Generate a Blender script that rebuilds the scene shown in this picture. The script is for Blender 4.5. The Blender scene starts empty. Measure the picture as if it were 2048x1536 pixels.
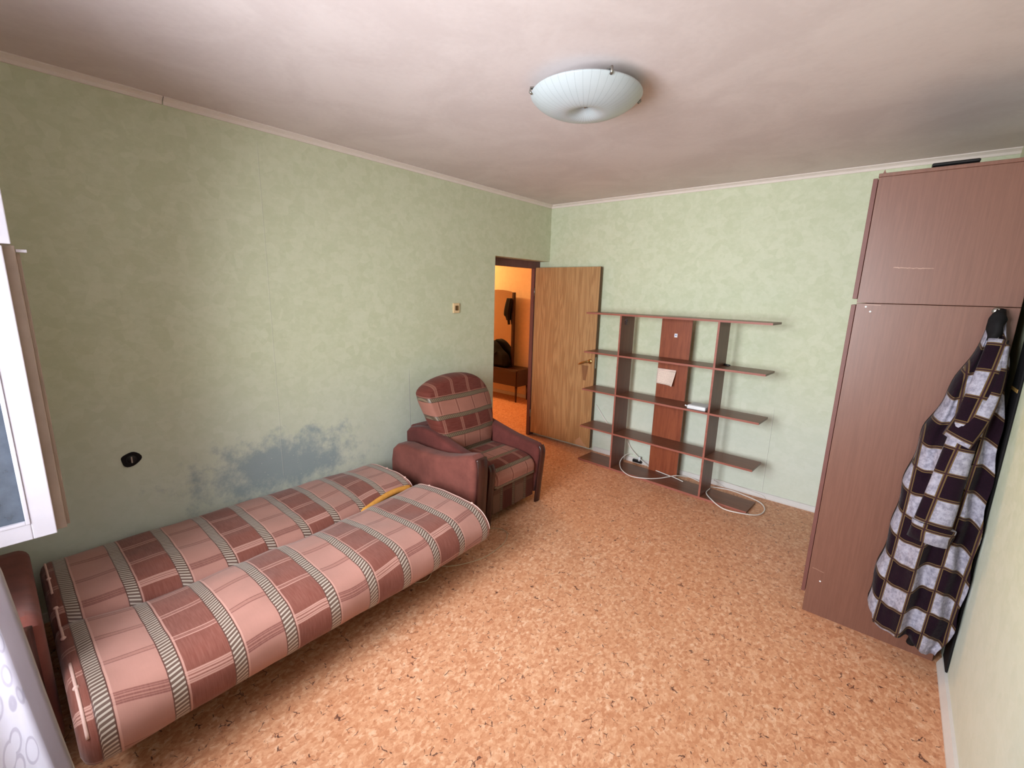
import bpy, bmesh, math, random
from mathutils import Vector, Matrix, noise as mnoise
random.seed(7)
S = bpy.context.scene
COL = S.collection

# ------------------------------------------------------------------ camera, world, lights, exposure
W, H = 3.50, 2.655            # room: x 0..W (left wall..right wall), y 0 = back wall, window wall at y = YW
YW = -4.80
cam_d = bpy.data.cameras.new('camera'); cam = bpy.data.objects.new('camera', cam_d); COL.objects.link(cam)
pi_, ya_, ro_ = (math.radians(a) for a in (11.6532, 40.194, 1.5494))
fw = Vector((-math.sin(ya_)*math.cos(pi_), math.cos(ya_)*math.cos(pi_), -math.sin(pi_)))
rt = fw.cross(Vector((0, 0, 1))).normalized(); up = rt.cross(fw)
r2 = rt*math.cos(ro_) + up*math.sin(ro_); u2 = -rt*math.sin(ro_) + up*math.cos(ro_)
M = Matrix((r2, u2, -fw)).transposed().to_4x4(); M.translation = Vector((3.0809, -4.2472, 1.7168))
cam.matrix_world = M
cam_d.sensor_width = 36.0; cam_d.lens = 896.249*36.0/2048.0; cam_d.clip_start = 0.02
S.camera = cam

world = bpy.data.worlds.new('overcast'); S.world = world; world.use_nodes = True
bg = world.node_tree.nodes['Background']; bg.inputs[0].default_value = (0.80, 0.88, 1.0, 1); bg.inputs[1].default_value = 2.0

def area_light(name, loc, rot, sx, sy, power, col, spread=180):
    d = bpy.data.lights.new(name, 'AREA'); d.shape = 'RECTANGLE'; d.size = sx; d.size_y = sy
    d.energy = power; d.color = col; d.spread = math.radians(spread)
    o = bpy.data.objects.new(name, d); COL.objects.link(o); o.location = loc; o.rotation_euler = rot
    return o
# daylight of the window behind the camera
area_light('window_daylight', (1.85, YW-0.02, 1.58), (math.radians(80), 0, math.radians(-10)), 1.5, 1.44, 122, (0.91, 0.96, 1.0), 130)
# warm bulb of the hall
ld = bpy.data.lights.new('hall_bulb', 'POINT'); ld.energy = 150; ld.color = (1.0, 0.55, 0.20); ld.shadow_soft_size = 0.05
lo = bpy.data.objects.new('hall_bulb', ld); COL.objects.link(lo); lo.location = (-3.2, 0.60, 2.3)

vs = S.view_settings; vs.view_transform = 'Standard'; vs.look = 'None'; vs.gamma = 1.0; vs.use_curve_mapping = False
S.display_settings.display_device = 'sRGB'
vs.exposure = 0.0

# ------------------------------------------------------------------ helpers
def srgb(r, g, b):
    f = lambda c: (c/255/12.92) if c/255 <= 0.04045 else ((c/255+0.055)/1.055)**2.4
    return (f(r), f(g), f(b), 1)

class NT:
    def __init__(s, name):
        s.m = bpy.data.materials.new(name); s.m.use_nodes = True; s.t = s.m.node_tree; s.n = s.t.nodes
        s.b = s.n['Principled BSDF']
    def new(s, typ, **kw):
        n = s.n.new(typ)
        for k, v in kw.items():
            setattr(n, k, v)
        return n
    def link(s, a, b): s.t.links.new(a, b)
    def put(s, sock, v):
        if v is None: return
        if hasattr(v, 'is_output'): s.link(v, sock)
        else: sock.default_value = v
    def math(s, op, a, b=None, c=None, clamp=False):
        n = s.new('ShaderNodeMath', operation=op); n.use_clamp = clamp
        for i, v in enumerate((a, b, c)):
            if v is not None: s.put(n.inputs[i], v)
        return n.outputs[0]
    def mix(s, f, a, b, mode='MIX'):
        n = s.new('ShaderNodeMix', data_type='RGBA', blend_type=mode)
        s.put(n.inputs[0], f); s.put(n.inputs[6], a); s.put(n.inputs[7], b)
        return n.outputs[2]
    def coord(s, kind='Object'): return s.new('ShaderNodeTexCoord').outputs[kind]
    def sep(s, v):
        n = s.new('ShaderNodeSeparateXYZ'); s.link(v, n.inputs[0]); return n.outputs
    def comb(s, x, y, z):
        n = s.new('ShaderNodeCombineXYZ')
        for i, v in enumerate((x, y, z)): s.put(n.inputs[i], v)
        return n.outputs[0]
    def mapping(s, v, sc=(1, 1, 1), rot=(0, 0, 0), loc=(0, 0, 0)):
        n = s.new('ShaderNodeMapping'); s.link(v, n.inputs[0])
        n.inputs['Scale'].default_value = sc; n.inputs['Rotation'].default_value = rot; n.inputs['Location'].default_value = loc
        return n.outputs[0]
    def noise(s, v, scale, detail=3, rough=0.55, dist=0.0, out=0):
        n = s.new('ShaderNodeTexNoise'); s.link(v, n.inputs['Vector'])
        n.inputs['Scale'].default_value = scale; n.inputs['Detail'].default_value = detail
        n.inputs['Roughness'].default_value = rough; n.inputs['Distortion'].default_value = dist
        return n.outputs[out]
    def voro(s, v, scale, feature='F1', out=0, rnd=1.0):
        n = s.new('ShaderNodeTexVoronoi', feature=feature); s.link(v, n.inputs['Vector'])
        n.inputs['Scale'].default_value = scale; n.inputs['Randomness'].default_value = rnd
        return n.outputs[out]
    def ramp(s, f, stops):
        n = s.new('ShaderNodeValToRGB'); s.put(n.inputs[0], f); e = n.color_ramp.elements
        while len(e) < len(stops): e.new(0.5)
        for x, (p, c) in zip(e, stops): x.position = p; x.color = c if len(c) == 4 else (*c, 1)
        return n.outputs[0]
    def smooth(s, v, lo, hi, a=0.0, b=1.0):
        n = s.new('ShaderNodeMapRange'); n.interpolation_type = 'SMOOTHSTEP'; s.put(n.inputs[0], v)
        for i, x in enumerate((lo, hi, a, b)): n.inputs[i+1].default_value = x
        return n.outputs[0]
    def bump(s, h, strength=0.2, dist=0.01):
        n = s.new('ShaderNodeBump'); s.put(n.inputs['Height'], h)
        n.inputs['Strength'].default_value = strength; n.inputs['Distance'].default_value = dist
        s.link(n.outputs[0], s.b.inputs['Normal']); return n
    def fin(s, col, rough=0.6, spec=0.5, metal=0.0, sheen=0.0):
        s.put(s.b.inputs['Base Color'], col); s.put(s.b.inputs['Roughness'], rough)
        s.put(s.b.inputs['Specular IOR Level'], spec); s.put(s.b.inputs['Metallic'], metal)
        if sheen: s.put(s.b.inputs['Sheen Weight'], sheen)
        return s.m

def plain(name, col, rough=0.6, spec=0.5, metal=0.0, var=0.08, scale=18):
    k = NT(name); c = k.coord()
    f = k.noise(c, scale, 4)
    d = tuple(x*(1-var*2) for x in col[:3]) + (1,); l = tuple(min(1, x*(1+var*2)) for x in col[:3]) + (1,)
    return k.fin(k.mix(f, d, l), rough, spec, metal)

# ------------------------------------------------------------------ mesh builder
class MB:
    def __init__(s): s.bm = bmesh.new(); s.uv = None
    def box(s, x0, x1, y0, y1, z0, z1, bev=0.0, seg=2):
        r = bmesh.ops.create_cube(s.bm, size=1.0); vs_ = r['verts']
        for v in vs_:
            v.co = Vector(((x0+x1)/2+v.co.x*(x1-x0), (y0+y1)/2+v.co.y*(y1-y0), (z0+z1)/2+v.co.z*(z1-z0)))
        if bev:
            es = list({e for v in vs_ for e in v.link_edges})
            bmesh.ops.bevel(s.bm, geom=es, offset=bev, segments=seg, profile=0.5, affect='EDGES')
        return s
    def poly(s, pts, axis, a, b, bev=0.0, seg=3):
        """closed outline pts (2-D) extruded along axis from a to b"""
        def P(p, t):
            if axis == 'x': return Vector((t, p[0], p[1]))
            if axis == 'y': return Vector((p[0], t, p[1]))
            return Vector((p[0], p[1], t))
        A = [s.bm.verts.new(P(p, a)) for p in pts]; B = [s.bm.verts.new(P(p, b)) for p in pts]
        n = len(pts); fs = [s.bm.faces.new(A), s.bm.faces.new(B[::-1])]
        for i in range(n): fs.append(s.bm.faces.new((A[i], B[i], B[(i+1) % n], A[(i+1) % n])))
        bmesh.ops.recalc_face_normals(s.bm, faces=fs)
        if bev:
            es = [e for f in fs[:2] for e in f.edges]
            bmesh.ops.bevel(s.bm, geom=es, offset=bev, segments=seg, profile=0.5, affect='EDGES')
        return s
    def tube(s, pts, r, seg=8, cap=True, closed=False):
        pts = [Vector(p) for p in pts]; n = len(pts); rings = []
        prev = None
        for i, p in enumerate(pts):
            if closed: t = (pts[(i+1) % n]-pts[i-1])
            else: t = pts[min(i+1, n-1)]-pts[max(i-1, 0)]
            t.normalize()
            if prev is None:
                a = t.orthogonal().normalized()
            else:
                a = (prev-t*prev.dot(t)).normalized()
            prev = a; b = t.cross(a)
            rr = r[i] if isinstance(r, (list, tuple)) else r
            rings.append([s.bm.verts.new(p+(a*math.cos(q*2*math.pi/seg)+b*math.sin(q*2*math.pi/seg))*rr) for q in range(seg)])
        for i in range(n if closed else n-1):
            A, B = rings[i], rings[(i+1) % n]
            for q in range(seg): s.bm.faces.new((A[q], A[(q+1) % seg], B[(q+1) % seg], B[q]))
        if cap and not closed:
            s.bm.faces.new(rings[0][::-1]); s.bm.faces.new(rings[-1])
        return s
    def lathe(s, prof, c, seg=48, axis='z'):
        rings = []
        for r, h in prof:
            ring = []
            for q in range(seg):
                a = q*2*math.pi/seg; x, y = r*math.cos(a), r*math.sin(a)
                v = (x, y, h) if axis == 'z' else ((x, h, y) if axis == 'y' else (h, x, y))
                ring.append(s.bm.verts.new(Vector(c)+Vector(v)))
            rings.append(ring)
        for A, B in zip(rings, rings[1:]):
            for q in range(seg): s.bm.faces.new((A[q], A[(q+1) % seg], B[(q+1) % seg], B[q]))
        for R in (rings[0], rings[-1]):
            if (R[0].co-R[seg//2].co).length > 1e-4: s.bm.faces.new(R)
        return s
    def build(s, name, m, parent=None, smooth=False, kind=None, weld=False):
        if weld: bmesh.ops.remove_doubles(s.bm, verts=s.bm.verts, dist=1e-5)
        bmesh.ops.recalc_face_normals(s.bm, faces=s.bm.faces)
        me = bpy.data.meshes.new(name); s.bm.to_mesh(me); s.bm.free()
        return link_mesh(name, me, m, parent, smooth, kind)

def link_mesh(name, me, m, parent=None, smooth=False, kind=None):
    if m: me.materials.append(m)
    if smooth:
        for p in me.polygons: p.use_smooth = True
        if smooth == 'auto':
            for e in me.edges: pass
            try: me.set_sharp_from_angle(angle=math.radians(38))
            except Exception: pass
    o = bpy.data.objects.new(name, me); COL.objects.link(o)
    if parent is not None:
        o.parent = parent; o.matrix_parent_inverse = parent.matrix_world.inverted()
    if kind: o['kind'] = kind
    return o

def thing(name, label, cat, loc=(0, 0, 0), group=None):
    o = bpy.data.objects.new(name, None); COL.objects.link(o); o.location = loc
    o.matrix_world = Matrix.Translation(loc); o.empty_display_size = 0.1
    return tag(o, label, cat, group)
def tag(o, label, cat, group=None):
    o['label'] = label; o['category'] = cat
    if group: o['group'] = group
    return o

def spline(pts, n, closed=False):
    """Catmull-Rom through pts, n samples per span"""
    P = [Vector(p) for p in pts]; out = []; m = len(P)
    for i in range(m if closed else m-1):
        p0 = P[(i-1) % m] if closed or i > 0 else P[0]*2-P[1]
        p1 = P[i]; p2 = P[(i+1) % m]
        p3 = P[(i+2) % m] if closed or i+2 < m else P[-1]*2-P[-2]
        for k in range(n):
            t = k/n
            out.append(0.5*((2*p1)+(p2-p0)*t+(2*p0-5*p1+4*p2-p3)*t*t+(3*p1-p0-3*p2+p3)*t**3))
    if not closed: out.append(P[-1])
    return out

def interp(tab, x):
    if x <= tab[0][0]: return tab[0][1]
    for (a, va), (b, vb) in zip(tab, tab[1:]):
        if x <= b: return va+(vb-va)*(x-a)/(b-a)
    return tab[-1][1]

# ------------------------------------------------------------------ materials
def wallpaper(name, base, stain=False, seams=()):
    k = NT(name); c = k.coord()
    w = k.noise(c, 3.0, 3, out=1)
    cw = k.mix(0.06, c, w, 'ADD')
    cell = k.voro(cw, 16.0, out=1)                         # random patch tone
    cell2 = k.voro(k.mapping(cw, (1, 1, 1), (0.5, 0.7, 0.3)), 34.0, out=1)
    a = k.sep(cell)[0]; b = k.sep(cell2)[1]
    big = k.noise(c, 1.3, 3)
    fine = k.noise(c, 38.0, 5, 0.65)
    strokes = k.noise(k.mapping(cw, (1.0, 1.0, 2.2), (0.6, 0.4, 0)), 11.0, 5, 0.6, 1.2)
    v = k.math('MULTIPLY_ADD', a, 0.22, k.math('MULTIPLY', b, 0.14))
    v = k.math('ADD', v, k.math('MULTIPLY', big, 0.25))
    v = k.math('ADD', v, k.math('MULTIPLY', strokes, 0.45))
    v = k.math('ADD', v, k.math('MULTIPLY', fine, 0.22))
    v = k.smooth(v, 0.42, 0.86)
    dk = (base[0]*0.92, base[1]*0.935, base[2]*0.89, 1); lt = (min(1, base[0]*1.05), min(1, base[1]*1.04), min(1, base[2]*1.06), 1)
    col = k.mix(v, dk, lt)
    # lower part paler blue grey: cool window daylight put into the paper colour
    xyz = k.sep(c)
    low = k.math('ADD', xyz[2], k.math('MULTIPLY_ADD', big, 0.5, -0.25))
    daylight_tint = k.smooth(low, 0.35, 1.35, 0.55, 0.0)
    col = k.mix(daylight_tint, col, (base[0]*1.03, base[1]*1.04, base[2]*1.35, 1))
    if stain:                                              # worn blue patch above the sofa
        dy = k.math('DIVIDE', k.math('ADD', xyz[1], 3.02), 0.55)
        dz = k.math('DIVIDE', k.math('SUBTRACT', xyz[2], 0.50), 0.22)
        r = k.math('SQRT', k.math('ADD', k.math('MULTIPLY', dy, dy), k.math('MULTIPLY', dz, dz)))
        r = k.math('ADD', r, k.math('MULTIPLY_ADD', k.noise(c, 8.0, 6, 0.7), 2.6, -1.3))
        mask = k.smooth(r, 0.35, 1.25, 0.75, 0.0)
        col = k.mix(mask, col, srgb(128, 146, 158))
        chips = k.math('MULTIPLY', k.smooth(k.voro(k.mix(0.1, c, w, 'ADD'), 26.0), 0.16, 0.05), mask)
        col = k.mix(k.math('MULTIPLY', chips, 0.6), col, srgb(200, 206, 196))
    for ax, at, z0, z1, st in seams:                        # butt joints of the wallpaper lengths
        d = k.math('SUBTRACT', xyz[ax], k.math('MULTIPLY_ADD', k.noise(c, 4.0, 2), 0.006, at-0.003))
        zz = k.math('MULTIPLY', k.smooth(xyz[2], z0, z0+0.05), k.smooth(xyz[2], z1-0.15, z1, 1.0, 0.0))
        dkl = k.math('MULTIPLY', k.smooth(k.math('ABSOLUTE', d), 0.0008, 0.0026, st, 0.0), zz)
        ltl = k.math('MULTIPLY', k.smooth(k.math('ABSOLUTE', k.math('ADD', d, 0.004)), 0.001, 0.0035, st, 0.0), zz)
        col = k.mix(ltl, col, srgb(224, 224, 214)); col = k.mix(dkl, col, srgb(120, 124, 112))
    k.bump(k.math('ADD', strokes, k.math('MULTIPLY', a, 0.5)), 0.25, 0.004)
    return k.fin(col, 0.62, 0.3)

WALL = srgb(204, 208, 181)
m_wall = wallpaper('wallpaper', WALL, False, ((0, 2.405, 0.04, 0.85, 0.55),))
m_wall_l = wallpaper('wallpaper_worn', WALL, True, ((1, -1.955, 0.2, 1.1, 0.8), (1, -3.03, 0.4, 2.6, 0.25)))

def mk_ceiling():
    k = NT('ceiling_paint'); c = k.coord()
    f = k.noise(c, 2.2, 5, 0.6, 0.6); g = k.noise(c, 40, 4)
    v = k.math('ADD', k.math('MULTIPLY', f, 0.8), k.math('MULTIPLY', g, 0.2))
    col = k.mix(k.smooth(v, 0.35, 0.65), srgb(211, 197, 196), srgb(221, 208, 207))
    k.bump(g, 0.08, 0.004)
    return k.fin(col, 0.8, 0.2)
m_ceil = mk_ceiling()

def mk_floor(name='linoleum_cork', dark=1.0):
    k = NT(name); c = k.coord()
    w = k.noise(c, 30, 3, out=1)
    cw = k.mix(0.022, c, w, 'ADD')
    cs = k.mapping(cw, (1.25, 0.85, 1), (0, 0, 0.6))
    fl = k.noise(cs, 46, 4, 0.62, 1.0)
    fl2 = k.voro(cs, 60, out=1)
    big = k.noise(c, 2.4, 3)
    v = k.math('ADD', k.math('MULTIPLY', fl, 0.75), k.math('MULTIPLY', k.sep(fl2)[0], 0.28))
    col = k.ramp(v, [(0.36, srgb(188, 126, 92)), (0.50, srgb(205, 147, 112)), (0.60, srgb(213, 159, 124)), (0.76, srgb(228, 186, 156))])
    col = k.mix(k.smooth(big, 0.3, 0.7, 0.0, 0.25), col, srgb(196, 134, 94))
    # short dark cork veins
    ed = k.voro(k.mapping(cw, (1, 1, 1), (0, 0, 0.3), (3.1, 1.7, 0)), 24, 'DISTANCE_TO_EDGE')
    line = k.smooth(ed, 0.012, 0.046, 1.0, 0.0)
    m1 = k.smooth(k.noise(c, 26, 2, 0.5), 0.565, 0.62)
    vein = k.math('MULTIPLY', line, m1)
    ed2 = k.voro(k.mapping(cw, (1, 1, 1), (0, 0, 1.1), (9.1, 4.7, 0)), 58, 'DISTANCE_TO_EDGE')
    vein2 = k.math('MULTIPLY', k.smooth(ed2, 0.03, 0.10, 1.0, 0.0), k.smooth(k.noise(k.mapping(c, loc=(5, 2, 0)), 40, 2, 0.5), 0.58, 0.66))
    col = k.mix(k.math('MULTIPLY', vein2, 0.45), col, srgb(128, 72, 48))
    col = k.mix(k.math('MULTIPLY', vein, 0.92), col, srgb(78, 42, 38))
    k.bump(k.math('SUBTRACT', fl, k.math('MULTIPLY', vein, 0.5)), 0.06, 0.003)
    return k.fin(col, k.math('MULTIPLY_ADD', fl, 0.2, 0.38), 0.42)
m_floor = mk_floor()

def wood(name, c0, c1, axis='z', scale=1.0, rough=0.4, spec=0.5, stretch=14, contrast=1.0):
    k = NT(name); c = k.coord()
    sc = {'x': (1, stretch, stretch), 'y': (stretch, 1, stretch), 'z': (stretch, stretch, 1)}[axis]
    m = k.mapping(c, sc)
    a = k.noise(m, 2.2*scale, 5, 0.6, 0.8); b = k.noise(m, 12*scale, 4, 0.6)
    v = k.math('ADD', k.math('MULTIPLY', a, 0.65), k.math('MULTIPLY', b, 0.35))
    col = k.mix(k.smooth(v, 0.5-0.2/contrast, 0.5+0.2/contrast), c0, c1)
    k.bump(b, 0.05, 0.002)
    return k.fin(col, rough, spec)
m_shelf = wood('shelf_laminate', srgb(98, 54, 36), srgb(120, 70, 48), 'x', 1.0, 0.38, 0.5)
m_shelf_v = wood('shelf_laminate_upright', srgb(98, 56, 42), srgb(118, 70, 54), 'z', 1.0, 0.40, 0.5)
m_shelf_back = wood('shelf_board_veneer', srgb(122, 56, 32), srgb(150, 78, 48), 'z', 0.9, 0.42, 0.45)
m_edge = wood('shelf_edge', srgb(142, 80, 66), srgb(160, 96, 82), 'x', 1.0, 0.45, 0.4)
m_dark_wood = wood('dark_polished_wood', srgb(44, 20, 16), srgb(72, 34, 26), 'z', 1.0, 0.3, 0.5)
m_frame_wood = wood('door_frame_paint', srgb(96, 60, 56), srgb(116, 76, 72), 'z', 1.0, 0.45, 0.4)
m_hall_wood = wood('hall_cabinet_wood', srgb(38, 18, 12), srgb(54, 24, 16), 'x', 1.0, 0.35, 0.5)

def mk_oak():
    k = NT('oak_veneer'); c = k.coord(); x = k.sep(c)
    m = k.mapping(c, (9, 9, 0.55))
    base = k.noise(m, 1.6, 3, 0.5, 0.6)
    rings = k.math('PINGPONG', k.math('MULTIPLY', base, 7.0), 0.5); rings = k.math('MULTIPLY', rings, 2.0)
    fine = k.noise(k.mapping(c, (90, 90, 2.5)), 2.0, 4, 0.6)
    v = k.math('ADD', k.math('MULTIPLY', k.smooth(rings, 0.0, 1.0), 0.35), k.math('MULTIPLY', fine, 0.5))
    col = k.mix(k.smooth(v, 0.15, 0.85), srgb(158, 116, 76), srgb(188, 146, 100))
    # brown tapering patch below the lever and a torn pale flake at the free bottom corner
    dx = k.math('ABSOLUTE', k.math('SUBTRACT', x[0], 0.585))
    hw = k.math('MULTIPLY_ADD', k.math('SUBTRACT', x[2], 0.79), 0.16, 0.016)
    inz = k.math('MULTIPLY', k.math('GREATER_THAN', x[2], 0.79), k.math('LESS_THAN', x[2], 0.955))
    st = k.math('MULTIPLY', inz, k.smooth(k.math('SUBTRACT', dx, hw), -0.006, 0.006, 0.75, 0.0))
    col = k.mix(st, col, srgb(118, 74, 48))
    wx = k.math('ADD', x[0], k.math('MULTIPLY_ADD', k.noise(c, 22, 3), 0.05, -0.025))
    d1 = k.math('SUBTRACT', k.math('MULTIPLY_ADD', x[2], -0.95, 0.14), k.math('MULTIPLY', k.math('ABSOLUTE', k.math('SUBTRACT', wx, 0.565)), 1.0))
    fm = k.math('MULTIPLY', k.smooth(d1, 0.0, 0.012), k.math('GREATER_THAN', x[0], 0.515))
    col = k.mix(k.math('MULTIPLY', fm, 0.7), col, srgb(196, 150, 116))
    return k.fin(col, 0.42, 0.42)
m_oak = mk_oak()
m_oak_edge = plain('oak_edge', srgb(92, 62, 36), 0.6)

def mk_wardrobe():
    k = NT('wardrobe_laminate'); c = k.coord(); x = k.sep(c)
    a = k.noise(k.mapping(c, (30, 30, 1.2)), 3.0, 4, 0.6); b = k.noise(k.mapping(c, (160, 160, 6)), 2.0, 3, 0.5)
    v = k.math('ADD', k.math('MULTIPLY', a, 0.6), k.math('MULTIPLY', b, 0.4))
    col = k.mix(k.smooth(v, 0.32, 0.68), srgb(106, 68, 55), srgb(116, 76, 62))
    def scratch(col, z0, x0, x1, slope, amp, wdt, strength):
        wob = k.math('MULTIPLY_ADD', k.noise(c, 26, 4), amp*2, -amp)
        line = k.math('MULTIPLY_ADD', k.math('SUBTRACT', x[0], x0), slope, z0)
        d = k.math('ABSOLUTE', k.math('SUBTRACT', x[2], k.math('ADD', line, wob)))
        m = k.math('MULTIPLY', k.math('MULTIPLY', k.math('GREATER_THAN', x[0], x0), k.math('LESS_THAN', x[0], x1)), k.smooth(d, wdt*0.5, wdt*1.5, strength, 0.0))
        return k.mix(m, col, srgb(200, 160, 140))
    col = scratch(col, 1.873, 3.03, 3.17, -0.05, 0.012, 0.0012, 0.5)
    col = scratch(col, 1.70, 2.95, 3.01, -0.03, 0.004, 0.0010, 0.45)
    col = scratch(col, 0.27, 2.93, 2.985, -0.16, 0.004, 0.0012, 0.4)
    k.bump(b, 0.04, 0.002)
    return k.fin(col, 0.40, 0.5)
m_ward = mk_wardrobe()
m_ward_door = plain('wardrobe_door_edge', srgb(104, 62, 56), 0.5, 0.4)

def plaid(name, red, pink, braid_l, braid_d, line_l, line_d, pu=0.19, pv=0.187, u0=-2.48, v0=0.08, bw=0.24, sheen=0.15, fill=0.28, trip_on=1.0):
    """woven plaid from the UV layer in metres: u along the repeat of the braids, v across"""
    k = NT(name); uv = k.sep(k.coord('UV')); u, v = uv[0], uv[1]
    wob = k.math('MULTIPLY_ADD', k.noise(k.coord('UV'), 9, 2), 0.004, -0.002)
    us = k.math('DIVIDE', k.math('SUBTRACT', k.math('ADD', u, wob), u0), pu)
    fu = k.math('FRACT', us); idx = k.math('FLOOR', us)
    par = k.math('ABSOLUTE', k.math('MODULO', idx, 2.0))
    vs_ = k.math('DIVIDE', k.math('SUBTRACT', v, v0), pv)
    fv = k.math('FRACT', vs_); iv = k.math('FLOOR', vs_)
    # distance from the line group centre in metres
    dv = k.math('MULTIPLY', k.math('SUBTRACT', fv, 0.5), pv)
    three = k.math('LESS_THAN', k.math('ABSOLUTE', k.math('SUBTRACT', k.math('PINGPONG', iv, 3.0), 0.0)), 0.25)
    def line(off, hw): return k.smooth(k.math('ABSOLUTE', k.math('SUBTRACT', dv, off)), hw*0.6, hw*1.5, 1.0, 0.0)
    pair = k.math('MAXIMUM', line(-0.011, 0.0024), line(0.011, 0.0024))
    trip = k.math('MAXIMUM', k.math('MAXIMUM', line(-0.018, 0.003), line(0.018, 0.003)), line(0.0, 0.003))
    lines = k.math('MAXIMUM', pair, k.math('MULTIPLY', trip, k.math('MULTIPLY', three, trip_on)))
    band = k.smooth(k.math('ABSOLUTE', dv), 0.009, 0.012, fill, 0.0)
    fab = k.noise(k.mapping(k.coord('UV'), (60, 500, 1)), 3.0, 2)
    fab2 = k.noise(k.coord('UV'), 5.5, 4)
    cr = k.mix(band, k.mix(k.smooth(fab2, 0.3, 0.7), red, tuple(c*1.18 for c in red[:3])+(1,)), pink)
    cr = k.mix(k.math('MULTIPLY', lines, 0.85), cr, line_l)
    cp = k.mix(band, k.mix(k.smooth(fab2, 0.3, 0.7), pink, tuple(c*1.12 for c in pink[:3])+(1,)), red)
    cp = k.mix(k.math('MULTIPLY', lines, 0.85), cp, line_d)
    col = k.mix(par, cr, cp)
    streak = k.smooth(k.noise(k.mapping(k.coord('UV'), (240, 14, 1)), 1.0, 3, 0.6), 0.3, 0.72)
    col = k.mix(k.math('MULTIPLY', streak, 0.28), col, k.mix(0.6, col, tuple(min(1, c*1.25) for c in pink[:3])+(1,)))
    # braid: diagonal cord between dark and light border lines
    m = k.math('MULTIPLY', fu, pu)
    inb = k.math('LESS_THAN', fu, bw)
    hatch = k.math('FRACT', k.math('ADD', k.math('DIVIDE', v, 0.0175), k.math('MULTIPLY', m, 26.0)))
    hatch = k.smooth(k.math('ABSOLUTE', k.math('SUBTRACT', hatch, 0.5)), 0.16, 0.26, 1.0, 0.0)
    cb = k.mix(hatch, braid_d, braid_l)
    bwm = bw*pu
    bord = k.math('MAXIMUM', k.smooth(m, 0.002, 0.005, 1.0, 0.0), k.smooth(k.math('SUBTRACT', bwm, m), 0.002, 0.005, 1.0, 0.0))
    cb = k.mix(bord, cb, tuple(c*0.55 for c in red[:3])+(1,))
    out = k.math('MULTIPLY', k.smooth(k.math('ABSOLUTE', k.math('SUBTRACT', m, bwm+0.004)), 0.002, 0.004, 1.0, 0.0), 0.75)
    col = k.mix(out, col, line_l)
    col = k.mix(inb, col, cb)
    h = k.math('ADD', k.math('MULTIPLY', inb, k.math('MULTIPLY_ADD', hatch, 0.6, 0.4)), k.math('MULTIPLY', fab, 0.25))
    k.bump(h, 0.35, 0.003)
    rough = k.math('MULTIPLY_ADD', inb, -0.33, 0.75)
    return k.fin(col, rough, k.math('MULTIPLY_ADD', inb, 0.35, 0.2), 0.0, sheen)
RED, PINK = srgb(112, 60, 49), srgb(160, 114, 103)
m_plaid = plaid('plaid_upholstery', RED, PINK, srgb(178, 162, 150), srgb(96, 72, 62), srgb(190, 144, 132), srgb(112, 62, 56))
m_plaid_chair = plaid('plaid_upholstery_chair', srgb(92, 38, 30), srgb(146, 96, 82), srgb(122, 102, 80), srgb(88, 70, 54), srgb(150, 104, 88), srgb(172, 124, 108),
                      pu=0.14, pv=0.175, u0=0.165, v0=0.0, bw=0.24, sheen=0.05, fill=0.5, trip_on=0.0)
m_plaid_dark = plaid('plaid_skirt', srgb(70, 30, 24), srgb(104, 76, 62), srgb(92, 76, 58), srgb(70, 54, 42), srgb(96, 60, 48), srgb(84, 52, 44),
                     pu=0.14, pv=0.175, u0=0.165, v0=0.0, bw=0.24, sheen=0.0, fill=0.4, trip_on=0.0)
def velour(name, col):
    k = NT(name); c = k.coord(); f = k.noise(c, 5, 5, 0.6); g = k.noise(c, 60, 3)
    cc = k.mix(k.smooth(f, 0.3, 0.72), tuple(x*0.78 for x in col[:3])+(1,), tuple(x*1.25 for x in col[:3])+(1,))
    k.bump(g, 0.12, 0.002)
    return k.fin(cc, 0.88, 0.12, 0.0, 0.08)
m_velour = velour('rose_velour', srgb(116, 66, 58))
m_velour_dark = velour('maroon_velour', srgb(98, 50, 46))
m_piping = plain('pale_piping', srgb(206, 168, 158), 0.6)
m_foam = plain('orange_foam', srgb(196, 138, 66), 0.9, 0.1, var=0.15, scale=30)
m_black = plain('black_fabric', srgb(18, 16, 18), 0.8, 0.2)
m_blackgloss = plain('black_plastic', srgb(14, 12, 14), 0.4, 0.4)
m_white = plain('white_plastic', srgb(225, 225, 228), 0.35, 0.5, var=0.02)
m_router_top = plain('grey_white_plastic', srgb(200, 200, 208), 0.4, 0.5, var=0.02)
m_cable = plain('white_cable', srgb(226, 218, 212), 0.45, 0.5, var=0.03)
m_cable_beige = plain('beige_cable', srgb(196, 170, 140), 0.5, 0.4, var=0.03)
m_base = plain('baseboard_paint', srgb(206, 200, 196), 0.55, 0.4, var=0.06, scale=8)
m_cornice = plain('cornice_foam', srgb(226, 214, 206), 0.75, 0.2, var=0.03)
m_sash = plain('white_gloss_paint', srgb(214, 208, 218), 0.35, 0.5, var=0.03)
m_sash_old = plain('weathered_window_wood', srgb(168, 150, 136), 0.6, 0.3, var=0.12, scale=9)
m_metal = plain('satin_steel', srgb(150, 146, 140), 0.3, 0.5, 0.9)
m_brass = plain('brass_metal', srgb(178, 142, 88), 0.28, 0.5, 0.9)
m_cream = plain('cream_plastic', srgb(226, 196, 152), 0.4, 0.5, var=0.03)
m_brown = plain('brown_rocker', srgb(66, 42, 20), 0.4, 0.5)
m_tan = plain('tan_strap', srgb(150, 116, 62), 0.5, 0.3)
m_hole = plain('dark_recess', srgb(26, 22, 24), 0.8, 0.2)
m_gap = plain('dark_underside', srgb(50, 34, 28), 0.85, 0.1)
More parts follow.
